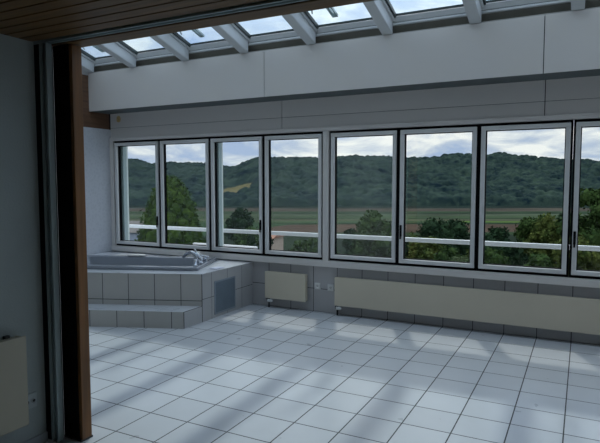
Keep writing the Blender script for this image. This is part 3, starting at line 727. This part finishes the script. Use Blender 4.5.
tree('broadleaf_tree', 'wide dark tree spreading behind the lower half of the seventh window', -6.0, 48, -2.9, 2.4, 4.0, 'round', LM['dark'], 4600, 0.17, 32)
tree('broadleaf_tree', 'green tree at the lower left of the fifth window under the railing', -19.4, 42, -2.9, 1.6, 2.8, 'round', LM['mid'], 3600, 0.14, 33)
tree('broadleaf_tree', 'wide green tree at the lower right of the fifth window', -14.2, 48, -2.9, 2.2, 4.4, 'round', LM['mid'], 4200, 0.15, 34)
tree('broadleaf_tree', 'green bushy tree in the lower middle of the fourth window', -23.4, 46, -3.6, 1.5, 2.6, 'round', LM['mid'], 3000, 0.15, 35)
tree('broadleaf_tree', 'leafy tree behind the lower part of the second window right of the conifer', -33.0, 52, -3.2, 2.2, 4.5, 'round', LM['mid'], 3600, 0.18, 36)
tree('columnar_conifer', 'tall cone-shaped conifer behind the first and second window', -36.0, 42, 2.5, 4.0, 14.0, 'cone', LM['conifer'], 15000, 0.16, 1)
tree('broadleaf_tree', 'dark tree behind the third window left of the meadow strip', -49.8, 75, -2.3, 2.5, 6.5, 'round', LM['dark'], 4000, 0.22, 2)
tree('small_conifer', 'small pointed conifer below the railing in the third window', -29.3, 46, -3.3, 0.8, 4.2, 'cone', LM['dark'], 1600, 0.14, 3)
tree('broadleaf_tree', 'low dark bushy tree at the left of the third window below the railing', -37.5, 60, -4.4, 2.2, 3.4, 'round', LM['dark'], 3000, 0.22, 4)
tree('broadleaf_tree', 'low brownish bushy tree in the lower right of the fourth window', -24.2, 52, -4.2, 1.8, 2.7, 'round', LM['mid'], 2600, 0.20, 5)
tree('broadleaf_tree', 'dark shrub at the right edge of the fourth window by the brown field', -22.7, 56, -3.2, 1.0, 3.0, 'round', LM['dark'], 2200, 0.18, 17)
tree('broadleaf_tree', 'broad tree filling the middle of the fifth window', -10.8, 30, 0.5, 1.55, 6.2, 'round', LM['mid'], 6000, 0.13, 6)
tree('broadleaf_tree', 'lower dark tree at the foot of the fifth window', -13.6, 36, -2.0, 2.0, 3.4, 'round', LM['dark'], 4000, 0.16, 16)
tree('broadleaf_tree', 'large dark tree in the right half of the sixth window', -13.2, 60, -1.8, 3.2, 6.4, 'round', LM['dark'], 6000, 0.22, 7)
tree('broadleaf_tree', 'yellowish tree in the lower middle of the sixth window', -9.7, 38, -1.8, 1.25, 3.6, 'round', LM['lime'], 4600, 0.14, 8)
tree('broadleaf_tree', 'dark tree at the lower left of the sixth window', -12.2, 44, -2.6, 1.6, 3.8, 'round', LM['dark'], 4000, 0.16, 9)
tree('round_bush', 'pale rounded bush low in the right corner of the sixth window', -5.7, 30, -2.2, 0.62, 1.3, 'round', LM['pale'], 2400, 0.08, 10)
tree('broadleaf_tree', 'green shrub between the yellowish tree and the pale bush', -6.9, 32, -2.0, 0.95, 2.6, 'round', LM['mid'], 3600, 0.12, 20)
tree('broadleaf_tree', 'dark round tree at the left of the seventh window', -7.3, 55, -2.3, 1.7, 4.6, 'round', LM['dark'], 4600, 0.17, 11)
tree('broadleaf_tree', 'low green tree below the dark round tree in the seventh window', -4.4, 32, -2.0, 1.1, 3.0, 'round', LM['mid'], 4600, 0.12, 12)
tree('broadleaf_tree', 'bushy tree left of centre in the seventh window', -4.4, 60, -0.9, 1.9, 6.5, 'round', LM['mid'], 5200, 0.18, 13)
tree('broadleaf_tree', 'yellowish bushy tree right of centre in the seventh window', -2.5, 44, -0.6, 1.4, 5.6, 'round', LM['lime'], 5600, 0.14, 14)
tree('broadleaf_tree', 'tallest tree, at the right edge of the picture in the eighth window', 0.75, 40, 2.1, 2.1, 9.0, 'round', LM['mid'], 8000, 0.15, 15)
tree('broadleaf_tree', 'yellow-green tree low in the eighth window before the tallest tree', -0.1, 30, -0.7, 1.25, 3.6, 'round', LM['lime'], 5000, 0.12, 18)
tree('broadleaf_tree', 'dark tree behind the joint of the seventh and eighth window', -1.3, 52, 0.2, 1.6, 7.5, 'round', LM['dark'], 5600, 0.17, 19)
tree('broadleaf_tree', 'green tree low at the right end of the seventh window', -1.73, 26, -1.3, 1.0, 2.7, 'round', LM['mid'], 4600, 0.12, 21)

# ---- houses on the slope
def house(name, label, x, y, w, d, ztop, hroof, wall, roof, ang=0.0):
    zb = float(ground_z(x, y)) - 0.3
    root = empty(name, (x, y, zb)); tag(root, label, 'house'); root.rotation_euler.z = ang
    H = ztop - hroof - zb
    MB().box(-w / 2, w / 2, -d / 2, d / 2, 0, H).build('wall', wall, root, loc=(0, 0, 0))
    k = MB()
    if hroof > 0.6: k.extr([(-w / 2 - 0.3, -d / 2 - 0.3, H), (-w / 2 - 0.3, d / 2 + 0.3, H), (-w / 2 - 0.3, 0, H + hroof)], (w + 0.6, 0, 0))
    else: k.box(-w / 2 - 0.1, w / 2 + 0.1, -d / 2 - 0.1, d / 2 + 0.1, H, H + hroof)
    k.build('roof', roof, root, loc=(0, 0, 0))
    nwin = max(1, int(w // 1.6))
    for i in range(nwin):
        xx = -w / 2 + (i + 0.5) * w / nwin
        for zz_ in (H - 1.5, H - 4.1):
            if zz_ > 0.3:
                f = MB().box(xx - 0.4, xx + 0.4, -d / 2 - 0.05, -d / 2, zz_, zz_ + 1.1).build('window', 'whiteedge', root, loc=(0, 0, 0))
                MB().box(xx - 0.33, xx + 0.33, -d / 2 - 0.06, -d / 2 - 0.05, zz_ + 0.07, zz_ + 1.03).build('pane', 'pane', f, loc=(0, 0, 0))
    return root
house('house', 'small grey-blue house left of the conifer in the first window', -50.6, 52, 3.0, 4, -3.2, 1.3, 'rendergrey', 'roofgrey', 0.2)
house('house', 'tan house with a reddish roof below the railing in the fourth window', -40.9, 70, 2.0, 4, -5.6, 0.8, 'render', 'roofred', 0.1)
fr_ = empty('flat_roof_building', (-26.5, 37, float(ground_z(-26.5, 37)))); tag(fr_, 'brown flat roof with a white edge low in the third window', 'building')
MB().box(-31.5, -25.0, 33.0, 40.0, float(ground_z(-26.5, 37)) - 0.5, -4.15).build('wall', 'render', fr_)
MB().box(-31.4, -25.1, 33.1, 39.9, -4.15, -4.02).build('roof', 'roofgrey', fr_)
MB().box(-31.7, -24.9, 39.9, 40.2, -4.20, -3.90).build('roof_edge', 'whiteedge', fr_)
pl = empty('chimney', (-41.8, 45, float(ground_z(-41.8, 45)))); tag(pl, 'slim white flue standing left of the conifer in the first window', 'chimney')
MB().box(-41.95, -41.65, 44.85, 45.15, float(ground_z(-41.8, 45)), -1.8, 0.02).build('shaft', 'whiteedge', pl)
MB().box(-42.05, -41.55, 44.75, 45.25, -1.8, -1.65, 0.02).build('cap', 'whiteedge', pl)
